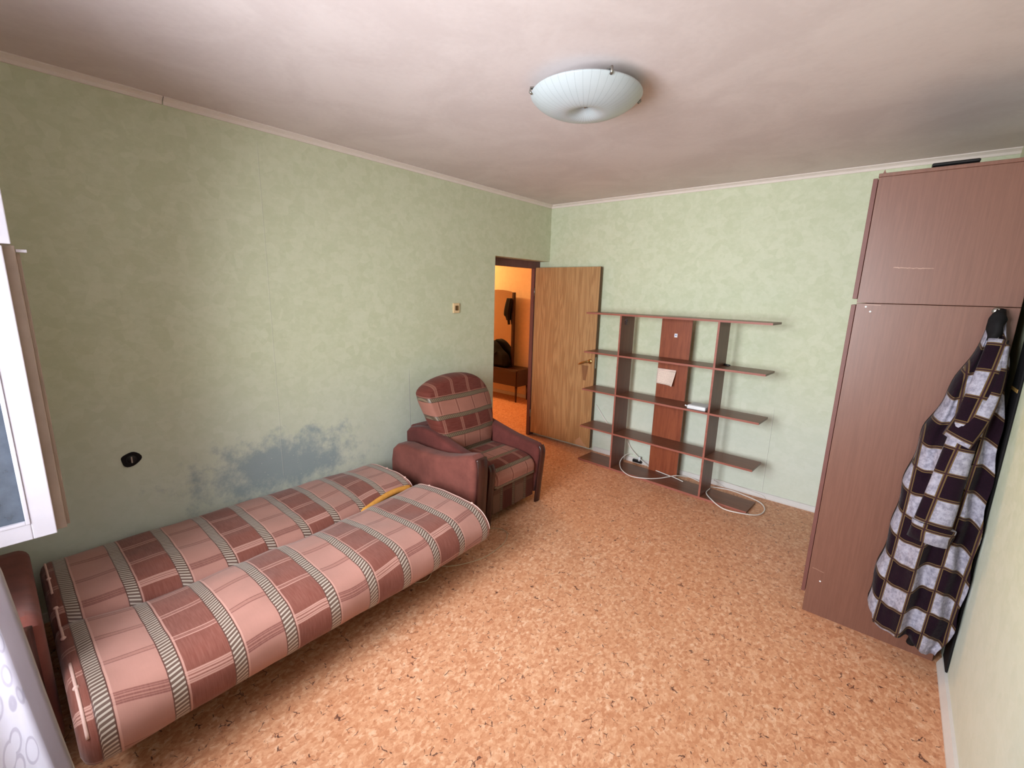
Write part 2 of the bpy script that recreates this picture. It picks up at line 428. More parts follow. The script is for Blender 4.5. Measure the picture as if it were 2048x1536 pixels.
m_hallwall = plain('hall_wallpaper', srgb(226, 200, 170), 0.8, 0.1, var=0.05)
m_hallfloor = mk_floor('hall_linoleum')
m_silver = plain('silver_foil', srgb(120, 112, 118), 0.35, 0.6, 0.6)
m_paper = None
def mk_paper():
    k = NT('printed_paper'); c = k.coord(); x = k.sep(c)
    rows = k.math('FRACT', k.math('DIVIDE', x[2], 0.0105))
    words = k.noise(k.mapping(c, (120, 1, 95)), 1.0, 2)
    ink = k.math('MULTIPLY', k.math('LESS_THAN', rows, 0.4), k.smooth(words, 0.46, 0.54, 0.0, 0.45))
    return k.fin(k.mix(ink, srgb(232, 208, 194), srgb(176, 140, 132)), 0.8, 0.2)
m_paper = mk_paper()
def mk_glass(name, tint, dirt):
    k = NT(name); c = k.coord()
    g = k.new('ShaderNodeBsdfGlass'); g.inputs['Roughness'].default_value = 0.02; g.inputs['Color'].default_value = tint; g.inputs['IOR'].default_value = 1.45
    tr = k.new('ShaderNodeBsdfTransparent'); tr.inputs[0].default_value = tint
    df = k.new('ShaderNodeBsdfDiffuse'); df.inputs[0].default_value = srgb(120, 128, 142)
    gl = k.new('ShaderNodeBsdfGlossy'); gl.inputs['Roughness'].default_value = 0.05
    fr = k.new('ShaderNodeFresnel')
    a = k.new('ShaderNodeMixShader'); k.link(fr.outputs[0], a.inputs[0]); k.link(tr.outputs[0], a.inputs[1]); k.link(gl.outputs[0], a.inputs[2])
    b = k.new('ShaderNodeMixShader'); k.put(b.inputs[0], k.smooth(k.noise(c, 7, 5, 0.6), 0.3, 0.75, dirt*0.5, dirt))
    k.link(a.outputs[0], b.inputs[1]); k.link(df.outputs[0], b.inputs[2])
    k.link(b.outputs[0], k.n['Material Output'].inputs[0]); return k.m
m_glass = mk_glass('dusty_pane', (0.80, 0.86, 0.90, 1), 0.80)
m_clear = mk_glass('clear_pane', (0.96, 0.98, 0.98, 1), 0.03)
def mk_mirror():
    k = NT('mirror_silver'); return k.fin((0.55, 0.50, 0.46, 1), 0.06, 0.5, 1.0)
m_mirror = mk_mirror()
def mk_lampglass():
    k = NT('frosted_lamp_glass'); c = k.coord(); x = k.sep(c)
    ang = k.math('ARCTAN2', x[1], x[0])
    f = k.math('FRACT', k.math('MULTIPLY', ang, 44/(2*math.pi)))
    r = k.math('SQRT', k.math('ADD', k.math('MULTIPLY', x[0], x[0]), k.math('MULTIPLY', x[1], x[1])))
    wl = k.math('MULTIPLY', k.math('ABSOLUTE', k.math('SUBTRACT', f, 0.5)), r)
    ln = k.smooth(wl, 0.0014, 0.0036, 0.9, 0.0)
    col = k.mix(ln, srgb(176, 183, 187), srgb(104, 106, 114))
    k.b.inputs['Subsurface Weight'].default_value = 0.0
    return k.fin(col, 0.28, 0.5)
m_lamp = mk_lampglass()
def mk_robe():
    k = NT('checked_fleece'); uv = k.sep(k.coord('UV')); u, v = uv[0], uv[1]
    iu, iv = k.math('FLOOR', u), k.math('FLOOR', v)
    par = k.math('ABSOLUTE', k.math('MODULO', k.math('ADD', iu, iv), 2.0))
    fu, fv = k.math('FRACT', u), k.math('FRACT', v)
    def edge(f, w): return k.math('MAXIMUM', k.math('LESS_THAN', f, w), k.math('GREATER_THAN', f, 1-w))
    n1 = k.noise(k.coord(), 45, 4, 0.7); n2 = k.noise(k.coord(), 9, 3)
    grey = k.mix(k.smooth(n1, 0.3, 0.7), srgb(118, 114, 128), srgb(164, 160, 174))
    dark = k.mix(n2, srgb(18, 8, 15), srgb(34, 18, 29))
    col = k.mix(par, grey, dark)
    e = k.math('MAXIMUM', edge(fu, 0.07), edge(fv, 0.06)); e2 = k.math('MAXIMUM', edge(fu, 0.03), edge(fv, 0.025))
    col = k.mix(e, col, srgb(96, 76, 50)); col = k.mix(e2, col, srgb(52, 32, 36))
    k.bump(n1, 0.6, 0.006)
    return k.fin(col, 0.95, 0.06, 0.0, 0.05)
m_robe = mk_robe()
def mk_curtain():
    k = NT('embossed_curtain'); uv = k.coord('UV')
    w = k.voro(uv, 15.0, 'F1', 0, 0.8)
    ring = k.smooth(k.math('ABSOLUTE', k.math('SUBTRACT', w, 0.42)), 0.02, 0.06, 1.0, 0.0)
    x = k.sep(uv)
    inner = k.smooth(x[0], 0.10, 0.11)                      # plain hem along the leading edge
    ring = k.math('MULTIPLY', ring, inner)
    col = k.mix(k.math('MULTIPLY', ring, 0.55), srgb(224, 220, 226), srgb(190, 183, 194))
    col = k.mix(k.math('SUBTRACT', 1.0, inner), col, srgb(196, 186, 184))
    df = k.b; k.fin(col, 0.8, 0.2)
    tr = k.new('ShaderNodeBsdfTranslucent'); k.link(col, tr.inputs[0])
    mx = k.new('ShaderNodeMixShader'); mx.inputs[0].default_value = 0.45
    k.link(df.outputs[0], mx.inputs[1]); k.link(tr.outputs[0], mx.inputs[2]); k.link(mx.outputs[0], k.n['Material Output'].inputs[0])
    k.bump(ring, 0.5, 0.004)
    return k.m
m_curtain = mk_curtain()

# ------------------------------------------------------------------ room shell
def struct(name, mb, m, parent=None, label=None):
    o = mb.build(name, m, parent); o['kind'] = 'structure'
    if label: o['label'] = label
    return o
DY0, DZ = -0.905, 2.056        # doorway in the left wall: y DY0..0, up to DZ
TW = 0.19                      # left wall thickness
struct('floor', MB().box(0, W+0.1, YW-0.15, 0, -0.1, 0), m_floor, label='orange cork-patterned linoleum floor')
struct('ceiling', MB().box(-TW, W+0.1, YW-0.15, 0.1, H, H+0.1), m_ceil, label='pinkish painted ceiling')
wl_ = MB()
wl_.poly([(YW-0.15, -0.1), (DY0, -0.1), (DY0, DZ), (0, DZ), (0, H), (YW-0.15, H)], 'x', -TW, 0)
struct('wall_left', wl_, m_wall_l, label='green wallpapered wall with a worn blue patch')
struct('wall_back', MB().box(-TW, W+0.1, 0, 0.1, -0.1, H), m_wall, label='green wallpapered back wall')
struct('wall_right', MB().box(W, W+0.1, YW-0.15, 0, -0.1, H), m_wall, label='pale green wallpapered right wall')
# window wall with its opening
wx0, wx1, wz0, wz1 = 0.80, 2.65, 0.84, 2.32
ww = MB()
ww.box(0, wx0, YW-0.15, YW, 0, H); ww.box(wx1, W, YW-0.15, YW, 0, H)
ww.box(wx0, wx1, YW-0.15, YW, 0, wz0); ww.box(wx0, wx1, YW-0.15, YW, wz1, H)
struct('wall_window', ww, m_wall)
# foam cornices
def cornice(name, p0, p1, wall):
    a = 0.034
    prof = [(0, 0), (a, 0), (a, -0.006), (a*0.75, -0.010), (a*0.35, -a*0.55), (0.008, -a*0.9), (0.008, -a), (0, -a)]
    mb = MB()
    if wall == 'left': mb.poly([(x, H+z) for x, z in prof], 'y', p0, p1)
    else: mb.poly([(-x, H+z) for x, z in prof], 'x', p0, p1)
    return struct(name, mb, m_cornice)
cornice('trim_1', YW, -3.487, 'left'); cornice('trim_2', -3.482, -0.002, 'left'); cornice('trim_3', 0.0, W, 'back')
def board(name, mb): return struct(name, mb, m_base)
prof_b = [(0, 0), (0.018, 0), (0.018, 0.012), (0.012, 0.032), (0.008, 0.045), (0, 0.048)]
board('baseboard_back', MB().poly([(-x, z) for x, z in prof_b], 'x', 0.715, W))
board('baseboard_right', MB().poly([(W-x*1.35, z*1.1) for x, z in prof_b], 'y', YW, -1.47))
board('baseboard_left', MB().poly([(x, z) for x, z in prof_b], 'y', YW, DY0-0.01))

# fixed window frame behind the camera (window_1) with mullions and the panes of its closed half
wf = MB(); d0, d1 = YW-0.10, YW-0.03
for b in ((wx0, wx0+0.05, wz0, wz1), (wx1-0.05, wx1, wz0, wz1), (wx0+0.05, wx1-0.05, wz0, wz0+0.05), (wx0+0.05, wx1-0.05, wz1-0.05, wz1), (1.60, 1.66, wz0+0.05, wz1-0.05), (wx0+0.05, 1.60, 1.84, 1.89)):
    wf.box(b[0], b[1], d0, d1, b[2], b[3])
win = struct('window_1', wf, m_sash, label='white window frame with the left sashes open')
struct('window_pane', MB().box(1.66, wx1-0.05, YW-0.07, YW-0.066, wz0+0.05, wz1-0.05), m_clear, win)
struct('window_sill', MB().box(wx0-0.06, wx1+0.06, YW-0.03, YW+0.14, wz0-0.035, wz0, 0.006), m_sash, win)

# doorway: frame boards in the wall thickness
fr = MB()
fr.box(-0.187, -0.132, DY0, -0.002, 1.978, DZ-0.001)
door = thing('door_1', 'oak veneered interior door standing open against the back wall', 'door', (-0.14, -0.07, 0.0))
struct('trim_4', fr, m_frame_wood, label='mauve brown door frame head')
struct('trim_5', MB().box(-0.187, -0.142, -0.088, -0.002, 0, 1.978), m_frame_wood, label='mauve brown door frame jamb')
struct('trim_6', MB().box(-0.187, -0.142, DY0, DY0+0.05, 0, 1.978), m_frame_wood)
dx0, dx1, dyf, dyb, dz0, dz1 = -0.137, 0.698, -0.075, -0.036, 0.040, 1.990
dl = MB().box(dx0, dx1, dyf, dyb, dz0, dz1, 0.0015, 1).build('door_leaf', m_oak, door)
MB().box(dx1+0.0002, dx1+0.002, dyf+0.002, dyb-0.002, dz0, dz1).build('edge_band', m_oak_edge, door)
hx, hz = 0.632, 1.005
h = MB().lathe([(0.0, -0.010), (0.022, -0.010), (0.026, -0.004), (0.026, 0)], (hx+0.012, dyf, hz), 24, 'y').build('rosette', m_brass, door, True)
hm = MB().tube([(hx+0.012, dyf-0.008, hz), (hx+0.012, dyf-0.045, hz)], 0.010, 10)
hm.tube(spline([(hx+0.016, dyf-0.045, hz), (hx-0.02, dyf-0.05, hz-0.004), (hx-0.07, dyf-0.048, hz-0.022), (hx-0.105, dyf-0.044, hz-0.04)], 6), [0.0115]*12+[0.0105]*4+[0.008, 0.007, 0.005], 10)
hm.build('lever_handle', m_brass, door, True)
MB().box(dx1+0.002, dx1+0.0035, dyf+0.006, dyb-0.006, hz-0.07, hz+0.05).build('lock_plate', m_metal, door)
for zz in (0.28, 1.72):
    MB().tube([(dx0-0.004, dyf-0.004, zz-0.045), (dx0-0.004, dyf-0.004, zz+0.045)], 0.007, 10).build('hinge', m_metal, door, True)

# ------------------------------------------------------------------ hall beyond the doorway
HX, HYB = -4.3, 1.40
struct('floor_hall', MB().box(HX, 0, -2.2, HYB+0.1, -0.1, -0.002), m_hallfloor)
struct('ceiling_hall', MB().box(HX, -TW, -2.2, HYB+0.1, 2.62, 2.72), m_ceil)
struct('wall_hall_back', MB().box(HX, -TW+0.02, HYB, HYB+0.1, -0.1, 2.65), m_hallwall)
struct('wall_hall_left', MB().box(HX-0.1, HX, -2.2, HYB, -0.1, 2.65), m_hallwall)
struct('wall_hall_front', MB().box(HX, -TW, -2.3, -2.2, -0.1, 2.65), m_hallwall)
struct('wall_hall_right', MB().box(-TW-0.02, -TW+0.02, 0.10, HYB, -0.1, 2.65), m_hallwall)
struct('baseboard_hall', MB().box(HX, -TW, HYB-0.016, HYB, 0, 0.055), m_base)
# dressing table with mirror
dt = thing('dressing_table', 'dark hall cabinet with a tall arched mirror on thin legs', 'dressing table', (-1.8, 1.2, 0))
MB().box(-2.35, -1.26, 1.02, 1.38, 0.26, 0.52, 0.004).build('cabinet_body', m_hall_wood, dt)
MB().box(-2.33, -1.285, 1.008, 1.019, 0.275, 0.50, 0.002).build('drawer_front', m_hall_wood, dt)
for lx in (-2.30, -1.32):
    for ly in (1.06, 1.34):
        MB().tube([(lx, ly, 0.0), (lx, ly, 0.258)], [0.013, 0.02], 10).build('leg', m_dark_wood, dt, True)
MX, MY = -1.595, 1.245
mo = [(MX-0.62, 0.53), (MX, 0.53), (MX, 1.69)] + [(MX-0.31+0.31*math.cos(a), 1.69+0.05*math.sin(a)) for a in [math.pi*i/12 for i in range(1, 12)]] + [(MX-0.62, 1.69)]
MB().poly(mo, 'y', MY-0.006, MY).build('mirror_glass', m_mirror, dt)
MB().poly(mo, 'y', MY+0.001, MY+0.016).build('mirror_back', m_hall_wood, dt)
for px in (MX+0.022, MX-0.642):
    MB().box(px-0.021, px+0.021, MY-0.015, MY+0.03, 0.521, 1.705, 0.004).build('mirror_post', m_hall_wood, dt)
# bag on it
bagm = MB()
pts = spline([(-2.05, 0.0, 0.53), (-2.06, 0, 0.80), (-1.98, 0, 0.93), (-1.84, 0, 0.90), (-1.72, 0, 0.80), (-1.60, 0, 0.72), (-1.555, 0, 0.62), (-1.57, 0, 0.53)], 4)
prof = [(p.x, p.z) for p in pts]
bagm.poly(prof, 'y', 1.035, 1.215, 0.05, 4)
tb = thing('bag', 'slumped black bag lying on the hall cabinet before the mirror', 'bag', (-1.8, 1.18, 0.52))
bagm.build('bag_body', m_black, tb, True)
MB().tube(spline([(-1.98, 1.040, 0.86), (-1.9, 1.024, 0.76), (-1.8, 1.022, 0.72), (-1.72, 1.036, 0.77)], 6), 0.010, 8).build('bag_handle', m_black, tb, True)
# scarf hung over the mirror post
sc = MB()
for j, (ox, l) in enumerate(((-0.02, 0.33), (0.012, 0.40), (-0.045, 0.26))):
    p = spline([(-1.605+ox, 1.20, 1.61), (-1.625+ox, 1.195, 1.48), (-1.645+ox, 1.195, 1.36), (-1.63+ox, 1.20, 1.60-l)], 5)
    sc.tube(p, [0.02+0.014*math.sin(math.pi*min(1, i/(len(p)-1)*1.1)) for i in range(len(p))], 8)
tag(sc.build('scarf', m_black, None, True), 'dark shaggy scarf hanging on the right edge of the hall mirror', 'scarf')

# ------------------------------------------------------------------ ceiling lamp
LX, LY = 1.844, -2.315
lamp = thing('ceiling_lamp', 'round frosted glass ceiling lamp with thin radial lines and three clips', 'lamp', (LX, LY, H))
prof = [(0.250, 2.604), (0.252, 2.599), (0.249, 2.594), (0.232, 2.577), (0.205, 2.558), (0.170, 2.542), (0.130, 2.530), (0.095, 2.526), (0.070, 2.530), (0.045, 2.540), (0.022, 2.553), (0.006, 2.560), (0.0001, 2.561)]
pr2 = [(r, z) for r, z in [(p.x, p.z) for p in spline([(a, 0, b) for a, b in prof], 3)]]
g = MB().lathe([(max(r, 0.0001), z-H) for r, z in pr2], (0, 0, 0), 96)
lo_ = g.build('glass_bowl', m_lamp, None, True); lo_.parent = lamp
MB().lathe([(0.0001, 2.564), (0.009, 2.564), (0.009, 2.556), (0.006, 2.551), (0.0001, 2.550)], (LX, LY, 0), 16).build('shade_nut', m_metal, lamp, True)  # added nut, standing in for soft shade in the bowl's dimple
MB().lathe([(0.0001, H-0.001), (0.13, H-0.001), (0.13, 2.632), (0.12, 2.625), (0.0001, 2.625)], (LX, LY, 0), 48).build('mounting_plate', m_white, lamp, True)
from mathutils import Quaternion
for ang in (math.radians(-132), math.radians(-35), math.radians(47)):
    cx, sx = math.cos(ang), math.sin(ang)
    cl = MB().tube([(LX+cx*0.125, LY+sx*0.125, 2.630), (LX+cx*0.258, LY+sx*0.258, 2.613), (LX+cx*0.259, LY+sx*0.259, 2.597), (LX+cx*0.249, LY+sx*0.249, 2.590)], 0.006, 8)
    cl.build('clip', m_metal, lamp, True)

# ------------------------------------------------------------------ sofa bed
def loft(rings, uvs, name, m, parent, caps=True):
    """rings: list of lists of Vectors (closed); uvs: same shape plus one extra column for the wrap"""
    bm = bmesh.new(); uvl = bm.loops.layers.uv.new('UVMap'); R = [[bm.verts.new(p) for p in r] for r in rings]
    n = len(rings[0])
    for i in range(len(rings)-1):
        for j in range(n):
            jn = (j+1) % n
            f = bm.faces.new((R[i][j], R[i][jn], R[i+1][jn], R[i+1][j]))
            q = ((i, j), (i, j+1), (i+1, j+1), (i+1, j))
            for lp, (a, b) in zip(f.loops, q): lp[uvl].uv = uvs[a][b]
    if caps:
        for i in (0, len(rings)-1):
            f = bm.faces.new(R[i] if i == 0 else R[i][::-1])
            src = list(range(n)) if i == 0 else list(range(n))[::-1]
            for lp, j in zip(f.loops, src): lp[uvl].uv = uvs[i][j]
    bmesh.ops.recalc_face_normals(bm, faces=bm.faces)
    me = bpy.data.meshes.new(name); bm.to_mesh(me); bm.free()
    return link_mesh(name, me, m, parent, True)

SY0, SY1 = -4.235, -2.392
sofa = thing('sofa_bed', 'unfolded sofa bed in red and pink plaid along the left wall', 'sofa bed', (0.7, -3.3, 0))
def seam_x(y): return interp([(-4.3, 0.685), (-4.0, 0.735), (-3.8, 0.750), (-3.25, 0.752), (-3.0, 0.715), (-2.7, 0.660), (-2.35, 0.640)], y)
def mattress(name, prof_fn, flip):
    rings, uvs, ends = [], [], []
    ny = 120; r = 0.045
    for i in range(ny+1):
        t = i/ny
        # denser near the ends
        y = SY0+(SY1-SY0)*(t+0.5-0.5*math.cos(math.pi*t))/2
        pts = spline([(a, 0, b) for a, b in prof_fn(y)], 5, True)
        cen = sum(pts, Vector())/len(pts)
        d = min(y-SY0, SY1-y); ins = r-math.sqrt(max(0, r*r-(r-min(d, r))**2))
        out = []
        for j, p in enumerate(pts):
            tg = (pts[(j+1) % len(pts)]-pts[j-1]).normalized(); nrm = Vector((tg.z, 0, -tg.x))
            if nrm.dot(p-cen) < 0: nrm = -nrm
            n1 = mnoise.noise(Vector((p.x*4.0, y*3.0, 1.7+p.z*4)))*0.012 + mnoise.noise(Vector((p.x*10, y*8, 5.2)))*0.005
            q = p+nrm*(n1-ins); out.append(Vector((q.x, y, q.z)))
        rings.append(out)
        s = 0.0; us = []
        for j in range(len(out)+1):
            us.append((y, s-(0.0 if flip else 0.561))); s += (out[(j+1) % len(out)]-out[j % len(out)]).length if d > r else (pts[(j+1) % len(pts)]-pts[j % len(pts)]).length
        uvs.append(us)
    o = loft(rings, uvs, name, m_plaid, sofa)
    return o, rings
def prof_back(y):
    sx = seam_x(y); w = sx-0.78
    return [(sx-0.008, 0.245), (sx-0.004, 0.315), (sx-0.040, 0.360), (0.66+w, 0.384), (0.52+w*0.6, 0.392), (0.36+w*0.3, 0.390), (0.22, 0.382), (0.12, 0.366), (0.055, 0.325), (0.045, 0.25), (0.08, 0.20), (0.4, 0.185), (0.70+w, 0.20)]
def prof_front(y):
    sx = seam_x(y); w = sx-0.80
    dz = 0.010*math.sin(y*5.0)
    return [(sx+0.008, 0.250), (sx+0.010, 0.320), (sx+0.055, 0.372+dz*0.3), (0.96+w*0.7, 0.402+dz), (1.10+w*0.4, 0.416+dz), (1.23, 0.416), (1.325, 0.396), (1.378, 0.345), (1.392, 0.285), (1.374, 0.224), (1.315, 0.190), (1.15, 0.178), (0.90+w, 0.19)]
mback, ring_b = mattress('back_cushion', prof_back, True)
mfront, ring_f = mattress('seat_cushion', prof_front, False)
# orange foam showing in the gap between both halves
fm = MB().tube(spline([(0.685, -2.86, 0.316), (0.658, -2.70, 0.345), (0.645, -2.58, 0.356), (0.640, -2.44, 0.345)], 6), [0.008]+[0.020]*17+[0.014], 10)
fm.build('foam_filling', m_foam, sofa, True)
# pale piping on the cushion ends
for rg in (ring_b, ring_f):
    for idx, dy in ((3, -0.002), (-4, 0.002)):
        R = rg[idx]; n = len(R)
        pts = [Vector((p.x, p.y+dy, p.z)) for p in R[3:int(n*0.62)]]
        if idx == 3:                                  # window end: piping worn through, only stretches of it are left
            m1 = len(pts)
            for a, b in ((int(m1*0.05), int(m1*0.35)), (int(m1*0.48), int(m1*0.93))):
                MB().tube(pts[a:b], 0.005, 6).build('piping', m_piping, sofa, True)
        else:
            MB().tube(pts, 0.0035, 6).build('piping', m_piping, sofa, True)
        for kx in (0.3, 0.62):
            p = pts[int(len(pts)*kx)]
            MB().lathe([(0.0001, -0.009), (0.007, -0.006), (0.010, 0), (0.007, 0.006), (0.0001, 0.009)], p, 10).build('button', m_piping, sofa, True)
# under-frame and feet
MB().box(0.12, 1.08, SY0+0.05, SY1-0.04, 0.075, 0.192, 0.005).build('base_frame', m_gap, sofa)
for fx in (0.18, 1.0):
    for fy in (SY0+0.15, SY1-0.15):
        MB().tube([(fx, fy, 0), (fx, fy, 0.076)], [0.018, 0.024], 10).build('foot', m_dark_wood, sofa, True)
arm_o = [(0.13, 0.10), (0.125, 0.36), (0.145, 0.46), (0.20, 0.505), (0.29, 0.522), (0.42, 0.520), (0.56, 0.524), (0.70, 0.536), (0.84, 0.566), (0.96, 0.606), (1.03, 0.622), (1.075, 0.598), (1.082, 0.52), (1.074, 0.40), (1.066, 0.25), (1.055, 0.10)]
def arm(y0, y1, nm):
    o = MB().poly(arm_o, 'y', y0, y1, 0.042, 5).build('armrest', m_velour, sofa, 'auto'); 
    for p in o.data.polygons: p.use_smooth = True
    # dark wooden front trim following the front edge
    yc = (y0+y1)/2
    t = MB().tube(spline([(1.078, yc, 0.605), (1.092, yc, 0.54), (1.090, yc, 0.42), (1.082, yc, 0.27), (1.072, yc, 0.06)], 5), 0.018, 8)
    for v in t.bm.verts: v.co.y = yc+(v.co.y-yc)*3.0
    t.build('arm_trim', m_dark_wood, o, True)
    f = MB().tube([(1.03, yc, 0), (1.03, yc, 0.11)], [0.018, 0.03], 10); f.build('arm_foot', m_dark_wood, o, True)
    MB().tube([(0.2, yc, 0), (0.2, yc, 0.11)], [0.018, 0.03], 10).build('arm_foot', m_dark_wood, o, True)
arm(-2.255, -2.105, 'right'); arm(-4.41, -4.254, 'left')

# ------------------------------------------------------------------ armchair
ch = thing('armchair', 'plaid armchair with maroon velour arms between the sofa bed and the door', 'armchair', (0.6, -1.72, 0))
CY = -1.725
def uvbox_map(o, fn):
    me = o.data; uvl = me.uv_layers.new(name='UVMap') if not me.uv_layers else me.uv_layers[0]
    for p in me.polygons:
        for li in p.loop_indices:
            v = me.vertices[me.loops[li].vertex_index].co; uvl.data[li].uv = fn(v, p.normal)
# back cushion: rounded shield outline, reclined, padded
def back_cushion():
    out = spline([(a, b, 0) for a, b in [(-0.225, 0.0), (-0.262, 0.10), (-0.305, 0.22), (-0.335, 0.36), (-0.350, 0.46), (-0.335, 0.525), (-0.22, 0.585), (-0.06, 0.618), (0.10, 0.622), (0.22, 0.600), (0.305, 0.540), (0.345, 0.45), (0.340, 0.35), (0.305, 0.22), (0.262, 0.10), (0.225, 0.0)]], 3)
    out = [(p.x, p.y) for p in out]; n = len(out)
    cx, cz = 0.0, 0.33
    th = 0.095
    rings, uvs = [], []
    for k in range(13):
        a = -math.pi/2+math.pi*k/12
        sc = max(0.0, math.cos(a))**0.42; dep = th*math.sin(a)
        ring, us = [], []
        for (x, z) in out+[out[0]]:
            s_ = 0.80+0.20*sc if k not in (0, 12) else 0.62
            px, pz = cx+(x-cx)*s_, cz+(z-cz)*s_
            us.append((min(pz, 0.578), px+0.35)); ring.append((px, pz, dep))
        rings.append(ring[:-1]); uvs.append(us)
    rings = [[Vector(p) for p in r] for r in rings]
    # add central point rings for a padded front
    R = []
    for r in rings:
        q = []
        for p in r:
            bx, bz = p.x, p.y
            x = 0.46-0.40*bz*0.72+p.z+0.02*math.sin(bz*9)      # recline: bottom forward
            q.append(Vector((x, CY+bx, 0.405+bz*0.985)))
        R.append(q)
    # front padding centre
    cf, uf = [], []
    for s_ in (0.42, 0.2, 0.03):
        row, us = [], []
        for (x, z) in out+[out[0]]:
            px, pz = cx+(x-cx)*s_, cz+(z-cz)*s_
            xx = 0.46-0.40*pz*0.72+th+0.022*(1-s_)+0.02*math.sin(pz*9)
            row.append(Vector((xx, CY+px, 0.405+pz*0.985))); us.append((pz, px+0.35))
        cf.append(row[:-1]); uf.append(us)
    return loft(R+cf, uvs+uf, 'backrest', m_plaid_chair, ch)
back_cushion()
# seat: padded block, plaid running over the front
def seat():
    prof = spline([(x, 0, z) for x, z in [(0.40, 0.28), (0.40, 0.40), (0.46, 0.428), (0.60, 0.440), (0.78, 0.440), (0.92, 0.428), (0.99, 0.400), (1.022, 0.355), (1.020, 0.31), (1.005, 0.275), (0.8, 0.265), (0.55, 0.265)]], 4, True)
    y0, y1 = CY-0.245, CY+0.245; rings, uvs = [], []
    cen = sum(prof, Vector())/len(prof)
    for i in range(25):
        y = y0+(y1-y0)*i/24; d = min(y-y0, y1-y); r = 0.03
        ins = r-math.sqrt(max(0, r*r-(r-min(d, r))**2)); ring, us, s = [], [], 0.0
        for j, p in enumerate(prof+[prof[0]]):
            q = p+(cen-p).normalized()*ins
            ring.append(Vector((q.x, y, q.z))); us.append((s-0.395, y-y0+0.06)); s += (prof[(j+1) % len(prof)]-prof[j % len(prof)]).length
        rings.append(ring[:-1]); uvs.append(us)
    return loft(rings, uvs, 'seat', m_plaid_chair, ch)
seat()
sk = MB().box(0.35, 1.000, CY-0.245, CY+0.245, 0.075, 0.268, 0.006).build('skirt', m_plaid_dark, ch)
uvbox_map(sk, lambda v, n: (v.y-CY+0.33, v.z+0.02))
carm = [(0.10, 0.09), (0.10, 0.555), (0.15, 0.600), (0.30, 0.628), (0.42, 0.612), (0.58, 0.572), (0.76, 0.532), (0.92, 0.514), (0.99, 0.504), (1.028, 0.475), (1.028, 0.42), (1.010, 0.25), (0.99, 0.09)]
for y0, y1 in ((CY-0.355, CY-0.248), (CY+0.248, CY+0.355)):
    o = MB().poly(carm, 'y', y0, y1, 0.030, 4).build('armrest', m_velour_dark, ch, True)
    yc = (y0+y1)/2
    t = MB().tube(spline([(1.022, yc, 0.495), (1.040, yc, 0.45), (1.032, yc, 0.34), (1.018, yc, 0.2), (1.000, yc, 0.0)], 5), 0.016, 8)
    for v in t.bm.verts: v.co.y = yc+(v.co.y-yc)*2.2
    t.build('arm_trim', m_dark_wood, o, True)
    MB().tube([(0.16, yc, 0), (0.16, yc, 0.1)], [0.016, 0.024], 10).build('foot', m_dark_wood, ch, True)
MB().box(0.09, 0.22, CY-0.30, CY+0.30, 0.10, 0.60, 0.02).build('back_panel', m_velour_dark, ch)

# ------------------------------------------------------------------ open shelving unit
SH0, SHF, SHD, SHL, SHA = 0.7362, -0.36, 0.2523, 1.6512, -0.0512
shelf = thing('shelving_unit', 'low open shelving unit in red brown laminate in front of the back wall', 'shelf', (SH0, SHF, 0))
shelf.rotation_euler = (0, 0, SHA); shelf.matrix_world = Matrix.Translation((SH0, SHF, 0)) @ Matrix.Rotation(SHA, 4, 'Z')
def loc_part(mb, name, m, parent, smooth=False):
    o = mb.build(name, m, None, smooth); o.parent = parent; return o
T = 0.016
zs = [1.538, 1.1516, 0.7685, 0.3791, 0.020]
for i, z in enumerate(zs):
    z0 = 0.001 if i == 4 else z-T
    b = loc_part(MB().box(0, SHL, 0.0012, SHD, z0, z), 'shelf_board', m_shelf, shelf)
    loc_part(MB().box(0, SHL, -0.001, 0.001, z0, z), 'edge_band', m_edge, b)
for x in (0.3768, 1.2601):
    b = loc_part(MB().box(x, x+T, 0.0007, SHD-0.002, 0.001, zs[0]-T), 'upright', m_shelf_v, shelf)
    loc_part(MB().box(x, x+T, -0.0018, 0.0005, 0.001, zs[0]-T), 'edge_band', m_edge, b)
def inv(x, y):
    d = Vector((x-SH0, y-SHF)); c, s = math.cos(-SHA), math.sin(-SHA)
    return (c*d.x-s*d.y, s*d.x+c*d.y)
bx0 = inv(1.42, -0.13)[0]; bx1 = inv(1.705, -0.13)[0]
loc_part(MB().box(bx0, bx1, SHD+0.001, SHD+0.015, 0.004, zs[0]-0.004), 'back_board', m_shelf_back, shelf)
# silver snowflake stuck on the left upright
sf = MB()
cx_, cz_ = 0.085, 1.465
for q in range(6):
    a = q*math.pi/3+0.2; ex, ez = math.cos(a), math.sin(a)
    sf.tube([(0, cx_, cz_), (0, cx_+ex*0.032, cz_+ez*0.032)], 0.0022, 5)
    for sgn in (-1, 1):
        b = a+sgn*0.7
        sf.tube([(0, cx_+ex*0.019, cz_+ez*0.019), (0, cx_+ex*0.019+math.cos(b)*0.011, cz_+ez*0.019+math.sin(b)*0.011)], 0.0018, 5)
for v in sf.bm.verts: v.co.x += 0.3768+T+0.0022
sfo = sf.build('snowflake', m_silver); 
sfo.matrix_world = shelf.matrix_world.copy()
tag(sfo, 'silver snowflake decoration stuck on the left upright of the shelving', 'decoration')
